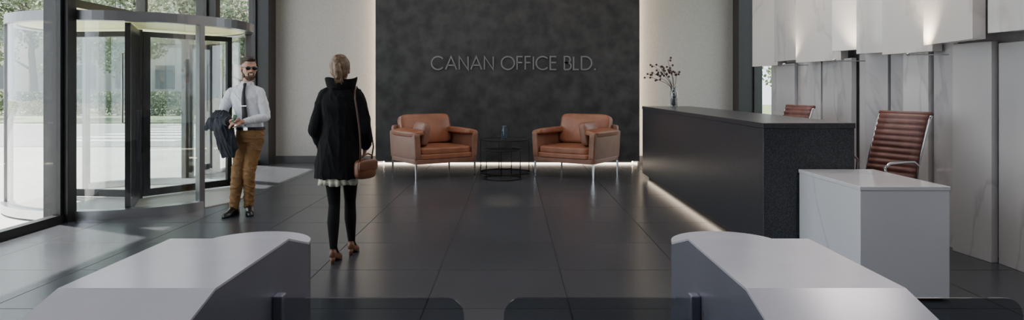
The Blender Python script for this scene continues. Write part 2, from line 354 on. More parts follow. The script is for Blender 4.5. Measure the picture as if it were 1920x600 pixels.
# ------------------------------------------------------------------ office chairs
fab=mat('ribbed_brown_leather',(.130,.052,.046),.42,col2=(.19,.082,.066),nscale=8,bump=.1)
def office_chair(loc,rz,label):
    e=thing('office_chair',loc,rz,label,'chair',group='office chairs behind the counter')
    pr=[(-.25,.47),(-.20,.50),(-.05,.485),(.12,.475),(.19,.50),(.235,.58),(.275,.75),(.335,.95),(.415,1.18),(.437,1.215)]
    P=[]
    for i in range(len(pr)-1):
        for k in range(10):
            t=k/10; P.append((pr[i][0]*(1-t)+pr[i+1][0]*t,pr[i][1]*(1-t)+pr[i+1][1]*t))
    P.append(pr[-1])
    for _ in range(4): P=[P[0]]+[((P[i-1][0]+2*P[i][0]+P[i+1][0])/4,(P[i-1][1]+2*P[i][1]+P[i+1][1])/4) for i in range(1,len(P)-1)]+[P[-1]]
    s=0; S=[0]
    for i in range(1,len(P)): s+=math.dist(P[i],P[i-1]); S.append(s)
    def build(i0,i1,name):
        s0,s1=S[i0],S[i1]; N=int((s1-s0)/.008); L=[]
        j=i0
        pts=[]
        for k in range(N+1):
            ss=s0+(s1-s0)*k/N
            while j<i1-1 and S[j+1]<ss: j+=1
            t=(ss-S[j])/(S[j+1]-S[j]); pts.append((P[j][0]*(1-t)+P[j+1][0]*t,P[j][1]*(1-t)+P[j+1][1]*t,ss))
        for k,(y,z,ss) in enumerate(pts):
            a=pts[max(0,k-1)];c=pts[min(N,k+1)]; ty,tz=c[0]-a[0],c[1]-a[1]; l=math.hypot(ty,tz); ny,nz=-tz/l,ty/l
            th=.008+.011*abs(math.sin(math.pi*ss/.055))
            ring=[]
            for xx in (-.24,-.12,0,.12,.24): ring.append(V((xx,y+ny*th,z+nz*th)))
            for xx in (.24,.12,0,-.12,-.24): ring.append(V((xx,y-ny*th,z-nz*th)))
            L.append(ring)
        bm=bmesh.new(); loft(bm,L); fin(bm,name,fab,e,smooth=True)
    build(0,44,'seat'); build(44,len(P)-1,'backrest')
    bm=bmesh.new(); tube(bm,[(-.26,.442,1.22),(.26,.442,1.22)],.02,12); fin(bm,'headrest_roll',fab,e,smooth=True)
    for sx in(-1,1):
        bm=bmesh.new(); tube(bm,[(sx*.255,p[0]+.004,p[1]) for p in P[::4]],.012,8); fin(bm,'side_rail',M['chrome'],e,smooth=True)
        bm=bmesh.new(); tube(bm,[(sx*.26,.22,.52),(sx*.30,.20,.58),(sx*.31,.20,.68),(sx*.31,.21,.78),(sx*.31,.15,.82),(sx*.31,0,.82),(sx*.31,-.14,.815),(sx*.31,-.19,.785),(sx*.31,-.17,.70),(sx*.30,-.08,.56),(sx*.26,-.04,.48)],.012,8); fin(bm,'armrest',M['chrome'],e,smooth=True)
    bm=bmesh.new(); lathe(bm,[(.03,.1),(.03,.28),(.018,.28),(.018,.46)],16); abox(bm,-.25,.25,-.02,.02,.445,.465); fin(bm,'column',M['chrome'],e)
    bm=bmesh.new()
    for k in range(5):
        a=math.radians(72*k+10); tube(bm,[(0,0,.12),(.15*math.cos(a),.15*math.sin(a),.10),(.29*math.cos(a),.29*math.sin(a),.07)],[.025,.018,.013],8)
    fin(bm,'star_base',M['chrome'],e,smooth=True)
    for k in range(5):
        a=math.radians(72*k+10); bm=bmesh.new(); c=V((.29*math.cos(a),.29*math.sin(a),.03))
        for d in(-.014,.014):
            q=c+V((-math.sin(a)*d,math.cos(a)*d,0)); tube(bm,[q-V((-math.sin(a),math.cos(a),0))*.008,q+V((-math.sin(a),math.cos(a),0))*.008],.03,14)
        tube(bm,[c,c+V((0,0,.045))],.008); fin(bm,'caster',M['black'],e)
office_chair((3.17,6.05,0),math.radians(-68),'brown ribbed leather office chair with chrome arms beside white desk')
office_chair((3.14,8.35,-.0),math.radians(-76),'brown ribbed leather office chair behind the black granite counter')
# ------------------------------------------------------------------ armchairs
def armchair(loc,rz,s,label):
    e=thing('armchair',loc,rz,label,'armchair',group='pair of cognac leather armchairs')
    W,D=1.12,.95; hx,hy=W/2,D/2
    bm=bmesh.new(); cushion(bm,(0,-.01,.295),(W-.01,D-.01,.075),p=24,bulge=.0); fin(bm,'seat_base',M['leather2'],e,smooth=True)
    bm=bmesh.new(); cushion(bm,(0,-.04,.37),(W-.17,D-.05,.085),p=14,bulge=.05); fin(bm,'seat_frame',M['leather'],e,smooth=True)
    bm=bmesh.new(); cushion(bm,(0,-.07,.455),(W-.19,D-.12,.12),p=8,bulge=.25); fin(bm,'seat_cushion',M['leather'],e,smooth=True)
    for sx in(-1,1):
        bm=bmesh.new(); cushion(bm,(sx*(hx-.045),0.0,.53),(.10,D-.005,.45),rot=Matrix.Rotation(sx*.06,4,'Y'),p=20,bulge=.06,axis=0); a=fin(bm,'armrest',M['leather2'],e,smooth=True)
        bm=bmesh.new(); cushion(bm,(sx*(hx-.075),-.02,.735),(.21,D-.06,.095),rot=Matrix.Rotation(sx*.20,4,'Y'),p=6,bulge=.2); fin(bm,'arm_cushion',M['leather'],a,smooth=True)
    bm=bmesh.new(); cushion(bm,(0,hy-.055,.57),(W-.04,.09,.54),rot=Matrix.Rotation(-.06,4,'X'),p=22,bulge=.04,axis=1); fin(bm,'back_frame',M['leather2'],e,smooth=True)
    bm=bmesh.new(); cushion(bm,(0,hy-.16,.76),(W-.20,.18,.50),rot=Matrix.Rotation(-.24,4,'X'),p=8,bulge=.3,axis=1); fin(bm,'back_cushion',M['leather'],e,smooth=True)
    for sx in(-1,1):
        for sy in(-1,1):
            bm=bmesh.new()
            x,y=sx*(hx-.03),sy*(hy-.04)
            loft(bm,[[V((x-.008,y-.008,0)),V((x+.008,y-.008,0)),V((x+.008,y+.008,0)),V((x-.008,y+.008,0))],
                     [V((x-.014,y-.014,.27)),V((x+.014,y-.014,.27)),V((x+.014,y+.014,.27)),V((x-.014,y+.014,.27))]])
            fin(bm,'leg',M['chrome'],e)
    mx=Matrix.Translation(e.location)@Matrix.Rotation(rz,4,'Z')
    bm=bmesh.new(); cushion(bm,(0,0,0),(.12,.44,.38),p=6,bulge=.5,axis=0)
    o=fin(bm,'throw_pillow',M['leather2'],smooth=True,label='small brown leather pillow leaning on the armchair arm',cat='pillow',group='leather throw pillows')
    o.matrix_world=mx@Matrix.Translation((s*(hx-.255),-.14,.715))@Matrix.Rotation(-s*.2,4,'Y')
th=math.radians(34)
def cornerplace(s,cx,cy):
    lx,ly=s*(.53),-.435
    r=th*(-s)
    X=math.cos(r)*lx-math.sin(r)*ly; Y=math.sin(r)*lx+math.cos(r)*ly
    return (cx-X,cy-Y,0),r
loc,r=cornerplace(-1,-1.49,10.6); armchair(loc,r,-1,'cognac leather lounge armchair with slim chrome legs, beside round table')
loc,r=cornerplace(1,1.26,10.6); armchair(loc,r,1,'cognac leather lounge armchair with slim chrome legs near reception counter')
def wtable(loc,r,h,label,nl=4,a0=20):
    e=thing('side_table',loc,0,label,'table',group='nesting round wire tables')
    circ=lambda rr,z:[(rr*math.cos(2*math.pi*k/48),rr*math.sin(2*math.pi*k/48),z) for k in range(48)]
    bm=bmesh.new(); lathe(bm,[(r-.012,h-.010),(r-.012,h-.003)],48); fin(bm,'table_top',M['tglass'],e)
    bm=bmesh.new(); tube(bm,circ(r,h-.008),.009,8,True); fin(bm,'top_rim',M['black'],e,smooth=True)
    bm=bmesh.new(); tube(bm,circ(r,.009),.009,8,True); fin(bm,'base_ring',M['black'],e,smooth=True)
    for k in range(nl):
        a=math.radians(a0+360/nl*k); bm=bmesh.new(); tube(bm,[(r*math.cos(a),r*math.sin(a),.01),(r*math.cos(a),r*math.sin(a),h-.01)],.007); fin(bm,'leg',M['black'],e,smooth=True)
wtable((-.12,11.75,0),.43,.57,'larger round black wire table with smoked glass top',4,15)
wtable((-.15,10.95,0),.31,.47,'smaller round black wire table nested by the larger one',3,95)
bm=bmesh.new(); lathe(bm,[(.03,0),(.052,.01),(.06,.08),(.055,.17),(.042,.225),(.045,.235),(.038,.235),(.048,.17),(.052,.08),(.04,.02)],28)
fin(bm,'vase',mat('dark_blue_glass',(.03,.05,.075),.12,coat=1),smooth=True,loc=(-.13,11.7,.568),label='small dark blue glass vase standing on the round table',cat='vase')
vb=(2.43,10.25,1.16)
e=thing('glass_vase',vb,0,'tall clear glass vase filled with dark stones on the counter','vase')
bm=bmesh.new(); lathe(bm,[(.05,0),(.058,.01),(.058,.20),(.045,.25),(.038,.29),(.046,.315),(.042,.315),(.033,.29),(.04,.25),(.053,.20),(.053,.02)],28); fin(bm,'vase_body',glassmat('vase_glass',(.8,.83,.84),.08),e,smooth=True)
bm=bmesh.new()
for k in range(34):
    a=random.uniform(0,6.28);r=random.uniform(0,.034); ell(bm,(r*math.cos(a),r*math.sin(a),.028+.15*k/34),(.016,.014,.011),seg=8,ring=6)
o=fin(bm,'stones',mat('dark_pebbles',(.03,.03,.03),.4,col2=(.12,.12,.12),nscale=30),e,smooth=True); o['kind']='stuff'
e=thing('berry_branch',(vb[0],vb[1],vb[2]+.17),0,'bare dark branches with round dark berries standing in glass vase','plant')
bmb=bmesh.new(); bmr=bmesh.new()
for (dx,dz,dy) in((-.36,.30,0),(-.22,.42,.06),(-.10,.50,-.05),(-.30,.40,-.06),(-.02,.38,.08),(-.16,.33,.1),(-.4,.22,.05),(.05,.3,-.03)):
    p0=V((0,0,-.1)); p1=V((dx*.12,dy*.2,.14)); p2=V((dx*.55,dy*.6,.14+dz*.45)); p3=V((dx,dy,.10+dz*.85))
    pts=[p0,p1,(p1+p2)/2+V((.01,0,.01)),p2,(p2+p3)/2+V((0,.01,.012)),p3]
    tube(bmb,pts,[.004,.004,.0035,.003,.0025,.002],6)
    for base in (p2,(p2+p3)/2,p3):
        for k in range(2):
            q=base+V((random.uniform(-.06,.06),random.uniform(-.04,.04),random.uniform(-.03,.06)))
            tube(bmb,[base,q],.0018,5); ell(bmr,q,(.017,)*3,seg=10,ring=8)
fin(bmb,'twigs',mat('twig_bark',(.03,.02,.017),.7),e,smooth=True)
o=fin(bmr,'berries',mat('dark_berry',(.05,.018,.02),.35),e,smooth=True); o['kind']='stuff'
# ------------------------------------------------------------------ turnstile gates
def gate(xa,xb,flaps,label):
    cx=(xa+xb)/2; e=thing('turnstile_gate',(cx,1.7,0),0,label,'gate',group='access gates')
    hw=(xb-xa)/2; oy=-1.7
    prof=[(2.24,.943),(2.04,1.0),(1.536,1.0),(1.05,.875)]
    bm=bmesh.new()
    P=[(2.24+oy,0)]+[(y+oy,z-.006) for y,z in prof]+[(1.05+oy,0)]
    loft(bm,[[V((sx*hw,y,z)) for y,z in P] for sx in(-1,1)])
    fin(bm,'body',M['gate'],e)
    bm=bmesh.new()
    Q=[(y+oy,z-.006) for y,z in prof]+[(y+oy,z) for y,z in prof[::-1]]
    loft(bm,[[V((sx*(hw+.001),y,z)) for y,z in Q] for sx in(-1,1)])
    fin(bm,'top_cover',M['gatetop'],e)
    bm=bmesh.new(); A=[(hw*math.cos(math.radians(t)),2.24+oy+hw*math.sin(math.radians(t))) for t in range(0,181,6)]
    loft(bm,[[V((x,y,z)) for x,y in A] for z in(0,.935)]); fin(bm,'rounded_end',M['gate'],e)
    bm=bmesh.new(); loft(bm,[[V((x,y,z)) for x,y in A] for z in(.935,.943)]); fin(bm,'end_cover',M['gatetop'],e)
    for sx,ln in flaps:
        px=sx*hw
        bm=bmesh.new(); abox(bm,min(px,px+sx*.028),max(px,px+sx*.028),1.90+oy,1.94+oy,.0,.87); fin(bm,'hinge_post',M['gate'],e,bevel=.004)
        a=px+sx*.02; bq=px+sx*ln; r=.05
        pts=[(a,.15),(a,.86)]+[(bq-sx*r+sx*r*math.sin(math.radians(t)),.86-r+r*math.cos(math.radians(t))) for t in range(0,91,10)]+[(bq,.15)]
        bm=bmesh.new(); loft(bm,[[V((x,y+oy,z)) for x,z in pts] for y in(1.916,1.924)]); fin(bm,'glass_flap',M['dglass'],e)
gate(-1.02,-.668,((1,.533),),'light grey metal access gate cabinet with one smoked glass flap')
gate(.527,.885,((-1,.55),(1,.55)),'light grey metal access gate cabinet with two smoked glass flaps')
# ------------------------------------------------------------------ people
skin=mat('skin',(.46,.26,.19),.5,col2=(.50,.29,.21),nscale=12)
def hand(bm,w,d,pn,th,s=1.0,curl=.5):
    w=V(w); d=V(d).normalized(); pn=V(pn); pn=(pn-d*pn.dot(d)).normalized(); sd=d.cross(pn); th=V(th)
    if sd.dot(th)<0: sd=-sd
    def rr(c,a,b,n=14): return [c+sd*a*math.cos(t)+pn*b*math.sin(t) for t in [2*math.pi*k/n for k in range(n)]]
    loft(bm,[rr(w-d*.03*s,.026*s,.02*s),rr(w+d*.01*s,.029*s,.019*s),rr(w+d*.045*s,.038*s,.017*s),rr(w+d*.085*s,.041*s,.014*s),rr(w+d*.095*s,.036*s,.010*s)])
    for i,(o,L) in enumerate(((.031,.070),(.0105,.078),(-.0105,.073),(-.031,.057))):
        p=w+d*(.080-.004*abs(i-1))*s+sd*o*s; pts=[p]; dd=(d+sd*o*2.2).normalized(); ax=dd.cross(pn).normalized()
        for k,(fr,cc) in enumerate(((.46,.6),(.30,1.0),(.24,.8))):
            dd=Matrix.Rotation(curl*cc*(1+.12*i),3,ax)@dd; p=p+dd*L*fr*s; pts.append(p)
        limb(bm,pts,[.0095*s,.0088*s,.008*s,.0068*s],8)
    p=w+d*.018*s+sd*.024*s; dd=(d*.65+sd*.75+pn*.25).normalized(); q=p+dd*.04*s; dd=(d*.9+sd*.2+pn*.35).normalized(); r=q+dd*.03*s; dd=(d+pn*.4-sd*.1).normalized(); t=r+dd*.024*s
    limb(bm,[p,q,r,t],[.014*s,.0115*s,.010*s,.008*s],8)
def head(bm,mx,s=1.0,female=False):
    E=lambda c,r,rot=None: ell(bm,[k*s for k in c],[k*s for k in r],mx,seg=24,ring=16,rot=rot)
    E((0,.015,.03),(.076,.094,.092)); E((0,-.012,-.02),(.066,.078,.085)); E((0,-.03,-.072),(.047,.052,.042)); E((0,-.062,-.095),(.022,.02,.018))
    E((0,-.088,.008),(.009,.012,.022)); E((0,-.098,-.016),(.013,.016,.011)); E((-.012,-.09,-.018),(.008,.01,.007)); E((.012,-.09,-.018),(.008,.01,.007))
    E((0,-.077,.032),(.05,.016,.009)); E((.036,-.062,-.012),(.02,.018,.014)); E((-.036,-.062,-.012),(.02,.018,.014))
    E((0,-.082,-.047),(.022,.009,.0045)); E((0,-.080,-.058),(.019,.009,.005))
    for sx in(-1,1):
        E((sx*.077,.008,-.002),(.009,.02,.031)); E((sx*.080,.014,.012),(.008,.014,.016))
def eyes(parent,mx,s=1.0):
    ew=mat('eye_white',(.7,.68,.66),.2); ei=mat('eye_iris',(.03,.02,.015),.15)
    for sx in(-1,1):
        bm=bmesh.new(); ell(bm,(sx*.033*s,-.070*s,.012*s),(.0145*s,.011*s,.009*s),mx); o=fin(bm,'eye',ew,parent,smooth=True)
        bm=bmesh.new(); ell(bm,(sx*.033*s,-.0775*s,.012*s),(.006*s,.0045*s,.006*s),mx); fin(bm,'iris',ei,o,smooth=True)
def noisef(amp,sc,st=(1,1,1)):
    return lambda c: amp*(noise.noise(V((c.x*st[0],c.y*st[1],c.z*st[2]))*sc)+.5*noise.noise(V((c.x*st[0],c.y*st[1],c.z*st[2]))*sc*2.3))
def folds(amp,sc,tilt=.8,st=(1,1,1)):
    def f(c):
        p=V((c.x*st[0],c.y*st[1],c.z*st[2]+tilt*c.x))
        a=1-2*abs(noise.noise(p*sc)); b_=1-2*abs(noise.noise(p*sc*1.9+V((3,7,1))))
        return amp*(a**3*.8+b_**3*.4-.45)
    return f
# ---- man
mn=thing('person',(-3.09,7.80,0),0,'standing person in white shirt, black tie, sunglasses and mustard trousers','person')
hm=Matrix.Translation((.092,-.02,1.668))@Matrix.Rotation(math.radians(36),4,'Z')@Matrix.Rotation(math.radians(5),4,'X')@Matrix.Scale(1.09,4)
lw=V((.115,-.30,1.075)); rw_=V((.0,-.295,1.075))
LS=V((.208,0,1.395)); LE=V((.298,-.04,1.12)); RS=V((-.118,0,1.395)); RE=V((-.225,-.06,1.11))
bm=bmesh.new()
rings(bm,[(.10,0,.86,.13,.09),(.10,0,.95,.15,.10),(.095,0,1.06,.13,.095),(.075,0,1.2,.145,.10),(.055,0,1.33,.160,.105),(.045,0,1.41,.14,.08),(.055,-.0,1.46,.08,.065),(.065,0,1.50,.055,.055)])
limb(bm,[(.06,.0,1.44),(.075,-.005,1.53),(.09,-.01,1.62)],[.062,.058,.058])
head(bm,hm)
limb(bm,[LS,(LS+LE)/2,LE],[.048,.045,.04]); limb(bm,[LE,(LE*.6+lw*.4),lw],[.04,.038,.026])
limb(bm,[RS,(RS+RE)/2,RE],[.048,.045,.04]); limb(bm,[RE,(RE*.6+rw_*.4),rw_],[.04,.038,.026])
hand(bm,lw,(-.8,-.45,-.1),(-.1,.3,-1),(0,-1,.2),1.0,.55)
hand(bm,rw_,(.8,-.4,-.05),(.1,.2,1),(0,-1,.1),1.0,.6)
limb(bm,[(.03,0,.90),(-.0,-.01,.7),(-.035,-.03,.5)],[.085,.075,.055]); limb(bm,[(-.035,-.03,.5),(-.06,-.0,.3),(-.085,.0,.08)],[.055,.05,.035])
limb(bm,[(.165,0,.90),(.13,-.01,.7),(.095,-.02,.5)],[.085,.075,.055]); limb(bm,[(.095,-.02,.5),(.07,.04,.3),(.045,.09,.08)],[.055,.05,.035])
limb(bm,[(-.085,.01,.06),(-.085,-.06,.04),(-.085,-.12,.028)],[.032,.028,.018]); limb(bm,[(.04,.10,.06),(.065,.05,.04),(.085,.0,.028)],[.032,.028,.018])
fin_me(remesh(bm,.0045,2),'body',skin,mn,smooth=True)
white=mat('white_shirt_cotton',(.66,.67,.72),.75,nscale=8)
bm=bmesh.new()
rings(bm,[(.10,0,.955,.146,.112),(.098,0,1.02,.150,.120),(.09,0,1.12,.148,.122),(.07,0,1.25,.165,.130),(.055,0,1.34,.178,.130),(.048,0,1.40,.170,.108),(.05,0,1.435,.135,.09),(.056,-.002,1.465,.098,.078),(.063,-.003,1.49,.073,.07),(.068,-.004,1.515,.066,.066)])
limb(bm,[(.085,0,1.455),(.15,0,1.432),(.205,0,1.400)],[.045,.047,.055]); limb(bm,[(.025,0,1.455),(-.05,0,1.432),(-.113,0,1.400)],[.045,.047,.055])
limb(bm,[LS,(LS+LE)/2,LE],[.061,.060,.050]); limb(bm,[LE,(LE*.6+lw*.4),LE*.12+lw*.88],[.050,.048,.036])
limb(bm,[RS,(RS+RE)/2,RE],[.061,.060,.050]); limb(bm,[RE,(RE*.6+rw_*.4),RE*.12+rw_*.88],[.050,.048,.036])
fin_me(remesh(bm,.005,3,folds(.009,9,.9)),'shirt',white,mn,smooth=True)
bm=bmesh.new()
for sx in(-1,1):
    c=V((.07,-.066,1.518)); loft(bm,[[c+V((sx*.004,-.004,.0)),c+V((sx*.058,.04,.012)),c+V((sx*.045,-.007,-.035)),c+V((sx*.018,-.020,-.045))],[c+V((sx*.004,-.010,.0)),c+V((sx*.063,.036,.012)),c+V((sx*.048,-.013,-.035)),c+V((sx*.018,-.026,-.045))]])
fin(bm,'collar',white,mn)
bm=bmesh.new()
L=[]
for z,w,y,x in((1.507,.016,-.080,.071),(1.485,.020,-.091,.071),(1.47,.014,-.096,.071),(1.40,.019,-.124,.072),(1.30,.025,-.145,.079),(1.18,.030,-.143,.09),(1.08,.034,-.142,.095),(1.055,.034,-.142,.096),(1.025,.004,-.142,.097)):
    L.append([V((x-w,y,z)),V((x,y-.009,z)),V((x+w,y,z)),V((x,y+.006,z))])
loft(bm,L); fin(bm,'necktie',mat('black_tie',(.012,.012,.014),.6),mn)
box('tie_clip',.052,.115,-.158,-.150,1.245,1.253,M['chrome'],mn)
trs=mat('mustard_trousers',(.205,.105,.038),.8,col2=(.265,.14,.05),nscale=5)
bm=bmesh.new()
rings(bm,[(.10,0,.84,.155,.11),(.10,0,.92,.162,.125),(.10,0,.985,.155,.12),(.10,0,.995,.152,.117)])
limb(bm,[(.035,0,.88),(.005,-.01,.7),(-.035,-.03,.5)],[.096,.085,.070]); limb(bm,[(-.035,-.03,.5),(-.06,-.01,.3),(-.085,.0,.105)],[.070,.063,.056])
limb(bm,[(.165,0,.88),(.13,-.01,.7),(.095,-.02,.5)],[.096,.085,.070]); limb(bm,[(.095,-.02,.5),(.07,.04,.3),(.045,.09,.105)],[.070,.063,.056])
fin_me(remesh(bm,.006,2,folds(.012,7,.5,(1,1,1.7))),'trousers',trs,mn,smooth=True)
bm=bmesh.new(); loft(bm,[[V((.10+rx*math.cos(t),ry*math.sin(t),z)) for t in [2*math.pi*k/40 for k in range(40)]] for z,rx,ry in((.975,.165,.132),(1.008,.163,.13))]); 
bl=fin(bm,'belt',mat('black_leather',(.012,.011,.011),.35),mn)
bm=bmesh.new(); abox(bm,.075,.125,-.142,-.130,.972,1.011); fin(bm,'belt_buckle',M['steel'],mn,bevel=.003)
def shoe(bm,h,ang,L=.285,w=.047):
    r=Matrix.Translation(V(h))@Matrix.Rotation(ang,4,'Z')
    def sec(y,hw,zt,x0=0):
        return [r@V(p) for p in((x0-hw*.9,y,0),(x0-hw,y,.02),(x0-hw*.85,y,zt*.75),(x0-hw*.35,y,zt),(x0+hw*.35,y,zt),(x0+hw*.85,y,zt*.75),(x0+hw,y,.02),(x0+hw*.9,y,0))]
    loft(bm,[sec(.035,w*.5,.06),sec(.025,w*.8,.10),sec(-.02,w*.95,.115),sec(-.07,w*.95,.11),sec(-.12,w*1.0,.088),sec(-.18,w,.068),sec(-.23,w*.9,.055),sec(-.26,w*.65,.04),sec(-.275,w*.3,.025)])
blk=mat('polished_black_leather',(.01,.01,.01),.2)
bm=bmesh.new(); shoe(bm,(-.085,.05,0),math.radians(-6)); fin(bm,'shoe',blk,mn,smooth=True)
bm=bmesh.new(); shoe(bm,(.035,.13,0),math.radians(24)); fin(bm,'shoe',blk,mn,smooth=True)
hairm=mat('dark_brown_hair',(.022,.014,.01),.6,col2=(.05,.03,.02),nscale=60,stretch=(1,.3,1))
bm=bmesh.new()
ell(bm,(0,.028,.055),(.079,.092,.082),hm,24,16); ell(bm,(0,-.02,.102),(.060,.070,.028),hm,20,12); ell(bm,(0,-.062,.105),(.045,.03,.020),hm); ell(bm,(0,.06,.0),(.066,.055,.07),hm)
fin_me(remesh(bm,.004,1,noisef(.003,60)),'hair',hairm,mn,smooth=True)
bm=bmesh.new()
ell(bm,(0,-.033,-.085),(.050,.053,.034),hm,24,16); ell(bm,(0,-.064,-.099),(.025,.021,.018),hm)
for sx in(-1,1): ell(bm,(sx*.055,-.010,-.058),(.012,.033,.036),hm); ell(bm,(sx*.068,.0,-.01),(.007,.012,.035),hm); ell(bm,(sx*.027,-.079,-.052),(.006,.008,.018),hm)
ell(bm,(0,-.087,-.034),(.024,.007,.0045),hm)
fin_me(remesh(bm,.003,1,noisef(.002,70)),'beard',mat('short_brown_beard',(.06,.035,.022),.8,col2=(.11,.065,.042),nscale=90),mn,smooth=True)
bm=bmesh.new(); ell(bm,(0,-.089,-.052),(.020,.006,.005),hm); fin(bm,'teeth',mat('teeth',(.75,.72,.67),.3),mn,smooth=True)
bm=bmesh.new(); ell(bm,(0,-.087,-.059),(.02,.006,.0035),hm); fin(bm,'lips',mat('lips',(.35,.13,.11),.5),mn,smooth=True)
sg=mat('sunglass_lens',(.006,.006,.007),.08,coat=1)
bm=bmesh.new()
for sx in(-1,1): ell(bm,(sx*.034,-.092,.012),(.026,.006,.019),hm,20,12)
sgo=fin(bm,'sunglasses',sg,mn,smooth=True)
bm=bmesh.new(); tube(bm,[hm@V(p) for p in((-.08,.01,.015),(-.078,-.05,.018),(-.062,-.088,.022),(-.01,-.1,.02),(.01,-.1,.02),(.062,-.088,.022),(.078,-.05,.018),(.08,.01,.015))],.0025,6); fin(bm,'sunglass_frame',M['black'],sgo,smooth=True)
bm=bmesh.new(); mx=Matrix.Translation((.06,-.365,1.10))@Matrix.Rotation(.3,4,'Y'); abox(bm,-.02,.02,-.006,.006,-.03,.06,mx)
fin(bm,'mobile_phone',mat('phone_case',(.04,.09,.055),.3),bevel=.004,loc=mn.location,label='small dark green phone held between both hands',cat='phone')
navy=mat('navy_jacket_wool',(.010,.013,.022),.8,col2=(.018,.022,.034),nscale=12)
bm=bmesh.new()
mid=RE*.5+rw_*.5
limb(bm,[RE+V((.0,-.01,.03)),mid+V((0,0,.02)),rw_+V((-.045,.0,.008))],[.072,.067,.050])
def sheet(bm,L,n=16):
    loft(bm,[[V((x+a*math.cos(t),y+b*math.sin(t),z)) for t in [2*math.pi*k/n for k in range(n)]] for x,y,z,a,b in L])
sheet(bm,[(-.12,-.19,1.12,.10,.06),(-.12,-.21,1.03,.12,.065),(-.10,-.22,.93,.125,.05),(-.08,-.22,.83,.12,.045),(-.07,-.21,.74,.10,.04),(-.06,-.21,.67,.075,.03)])
sheet(bm,[(-.15,-.13,1.10,.08,.05),(-.16,-.12,1.0,.10,.05),(-.15,-.11,.88,.09,.04),(-.13,-.11,.80,.06,.035)])
limb(bm,[(-.21,-.10,1.15),(-.29,-.11,1.06),(-.345,-.12,1.00)],[.055,.050,.028]); limb(bm,[(-.27,-.15,1.05),(-.2,-.19,1.0),(-.14,-.22,.95)],[.055,.05,.05])
o=fin_me(remesh(bm,.006,2,folds(.026,6,1.2,(1.3,1,.7))),'jacket',navy,smooth=True,label='dark navy jacket draped over forearm of white-shirted person',cat='jacket'); o.location=mn.location
# ---- woman
wm=thing('person',(-1.44,5.64,0),0,'walking person in black coat, cream skirt hem and black tights','person')
coat=mat('black_wool_coat',(.004,.004,.005),.9,col2=(.007,.007,.008),nscale=20,spec=.2)
bm=bmesh.new()
hw=Matrix.Translation((-.01,.12,1.60))@Matrix.Rotation(math.radians(186),4,'Z')
rings(bm,[(0,.11,.82,.13,.10),(0,.11,.92,.155,.11),(0,.11,1.08,.115,.085),(0,.11,1.25,.135,.095),(0,.11,1.36,.14,.085),(0,.115,1.42,.09,.06),(0,.12,1.46,.05,.05)])
limb(bm,[(0,.12,1.42),(-.005,.12,1.54)],[.048,.045]); head(bm,hw,.98,True)
WLS=V((-.150,.11,1.355));WLE=V((-.215,.09,1.11));WLW=V((-.175,.20,.93))
WRS=V((.150,.11,1.355));WRE=V((.205,.09,1.11));WRW=V((.185,.21,.94))
for a,b_,c in((WLS,WLE,WLW),(WRS,WRE,WRW)): limb(bm,[a,(a+b_)/2,b_],[.043,.04,.034]); limb(bm,[b_,(b_+c)/2,c],[.034,.032,.022])
hand(bm,WLW,(.25,.5,-.8),(1,0,.2),(0,.6,.5),.88,.3); hand(bm,WRW,(-.25,.5,-.8),(-1,0,.2),(0,.6,.5),.88,.3)
LL=[[(-.075,.10,.86),(-.066,.10,.66),(-.050,.09,.47)],[(-.050,.09,.47),(-.048,.045,.33),(-.035,.0,.135)]]
RL=[[(.07,.12,.86),(.064,.17,.66),(.050,.22,.48)],[(.050,.22,.48),(.049,.235,.33),(.045,.30,.12)]]
for A in(LL,RL): limb(bm,A[0],[.075,.060,.043]); limb(bm,A[1],[.043,.046,.026])
limb(bm,[(-.035,.0,.13),(-.035,.06,.07),(-.035,.14,.03)],[.026,.026,.02]); limb(bm,[(.045,.30,.11),(.045,.36,.06),(.045,.44,.03)],[.026,.026,.02])
fin_me(remesh(bm,.0045,2),'body',skin,wm,smooth=True)
eyes(wm,hw,.98)
bm=bmesh.new()
for A in(LL,RL): limb(bm,A[0],[.080,.065,.048]); limb(bm,A[1],[.048,.051,.031])
limb(bm,[(-.035,.0,.13),(-.035,.06,.075),(-.035,.11,.045)],[.031,.030,.026]); limb(bm,[(.045,.30,.11),(.045,.36,.065),(.045,.41,.045)],[.031,.030,.026])
fin_me(remesh(bm,.005,2),'tights',mat('black_tights',(.004,.004,.005),.85,spec=.2),wm,smooth=True)
bm=bmesh.new()
rings(bm,[(-.03,.12,.695,.194,.16),(-.028,.12,.80,.190,.156),(-.02,.115,.92,.180,.146),(-.005,.11,1.05,.160,.130),(.0,.11,1.15,.152,.121),(0,.11,1.28,.166,.125),(0,.11,1.35,.172,.117),(0,.11,1.395,.155,.103),(0,.112,1.43,.120,.092),(0,.115,1.465,.094,.085)],32)
for sx in(-1,1): limb(bm,[(sx*.05,.115,1.425),(sx*.11,.112,1.405),(sx*.155,.11,1.37)],[.055,.053,.052])
for a,b_,c in((WLS,WLE,WLW),(WRS,WRE,WRW)): limb(bm,[a,(a+b_)/2,b_],[.062,.062,.057]); limb(bm,[b_,(b_+c)/2,c+V((0,0,.02))],[.057,.056,.049])
fin_me(remesh(bm,.006,3,folds(.013,5,.3,(1.5,1.5,.6))),'coat',coat,wm,smooth=True)
bm=bmesh.new()
n=40; Lr=[]
wv=lambda t: .006*math.cos(2*t)+.004*math.sin(3*t+.5)
for z,rx,ry,ww in((1.425,.105,.092,0),(1.455,.118,.100,.3),(1.49,.130,.106,.8),(1.525,.138,.108,1.4),(1.535,.135,.106,1.6)):
    Lr.append([V((rx*math.cos(t),.115+ry*math.sin(t),z+ww*wv(t))) for t in [2*math.pi*k/n for k in range(n)]])
for z,rx,ry,ww in((1.528,.124,.096,1.6),(1.49,.104,.086,.6),(1.45,.085,.075,0)):
    Lr.append([V((rx*math.cos(t),.115+ry*math.sin(t),z+ww*wv(t))) for t in [2*math.pi*k/n for k in range(n)]])
loft(bm,Lr); fin(bm,'coat_collar',coat,wm,smooth=True,sub=1)
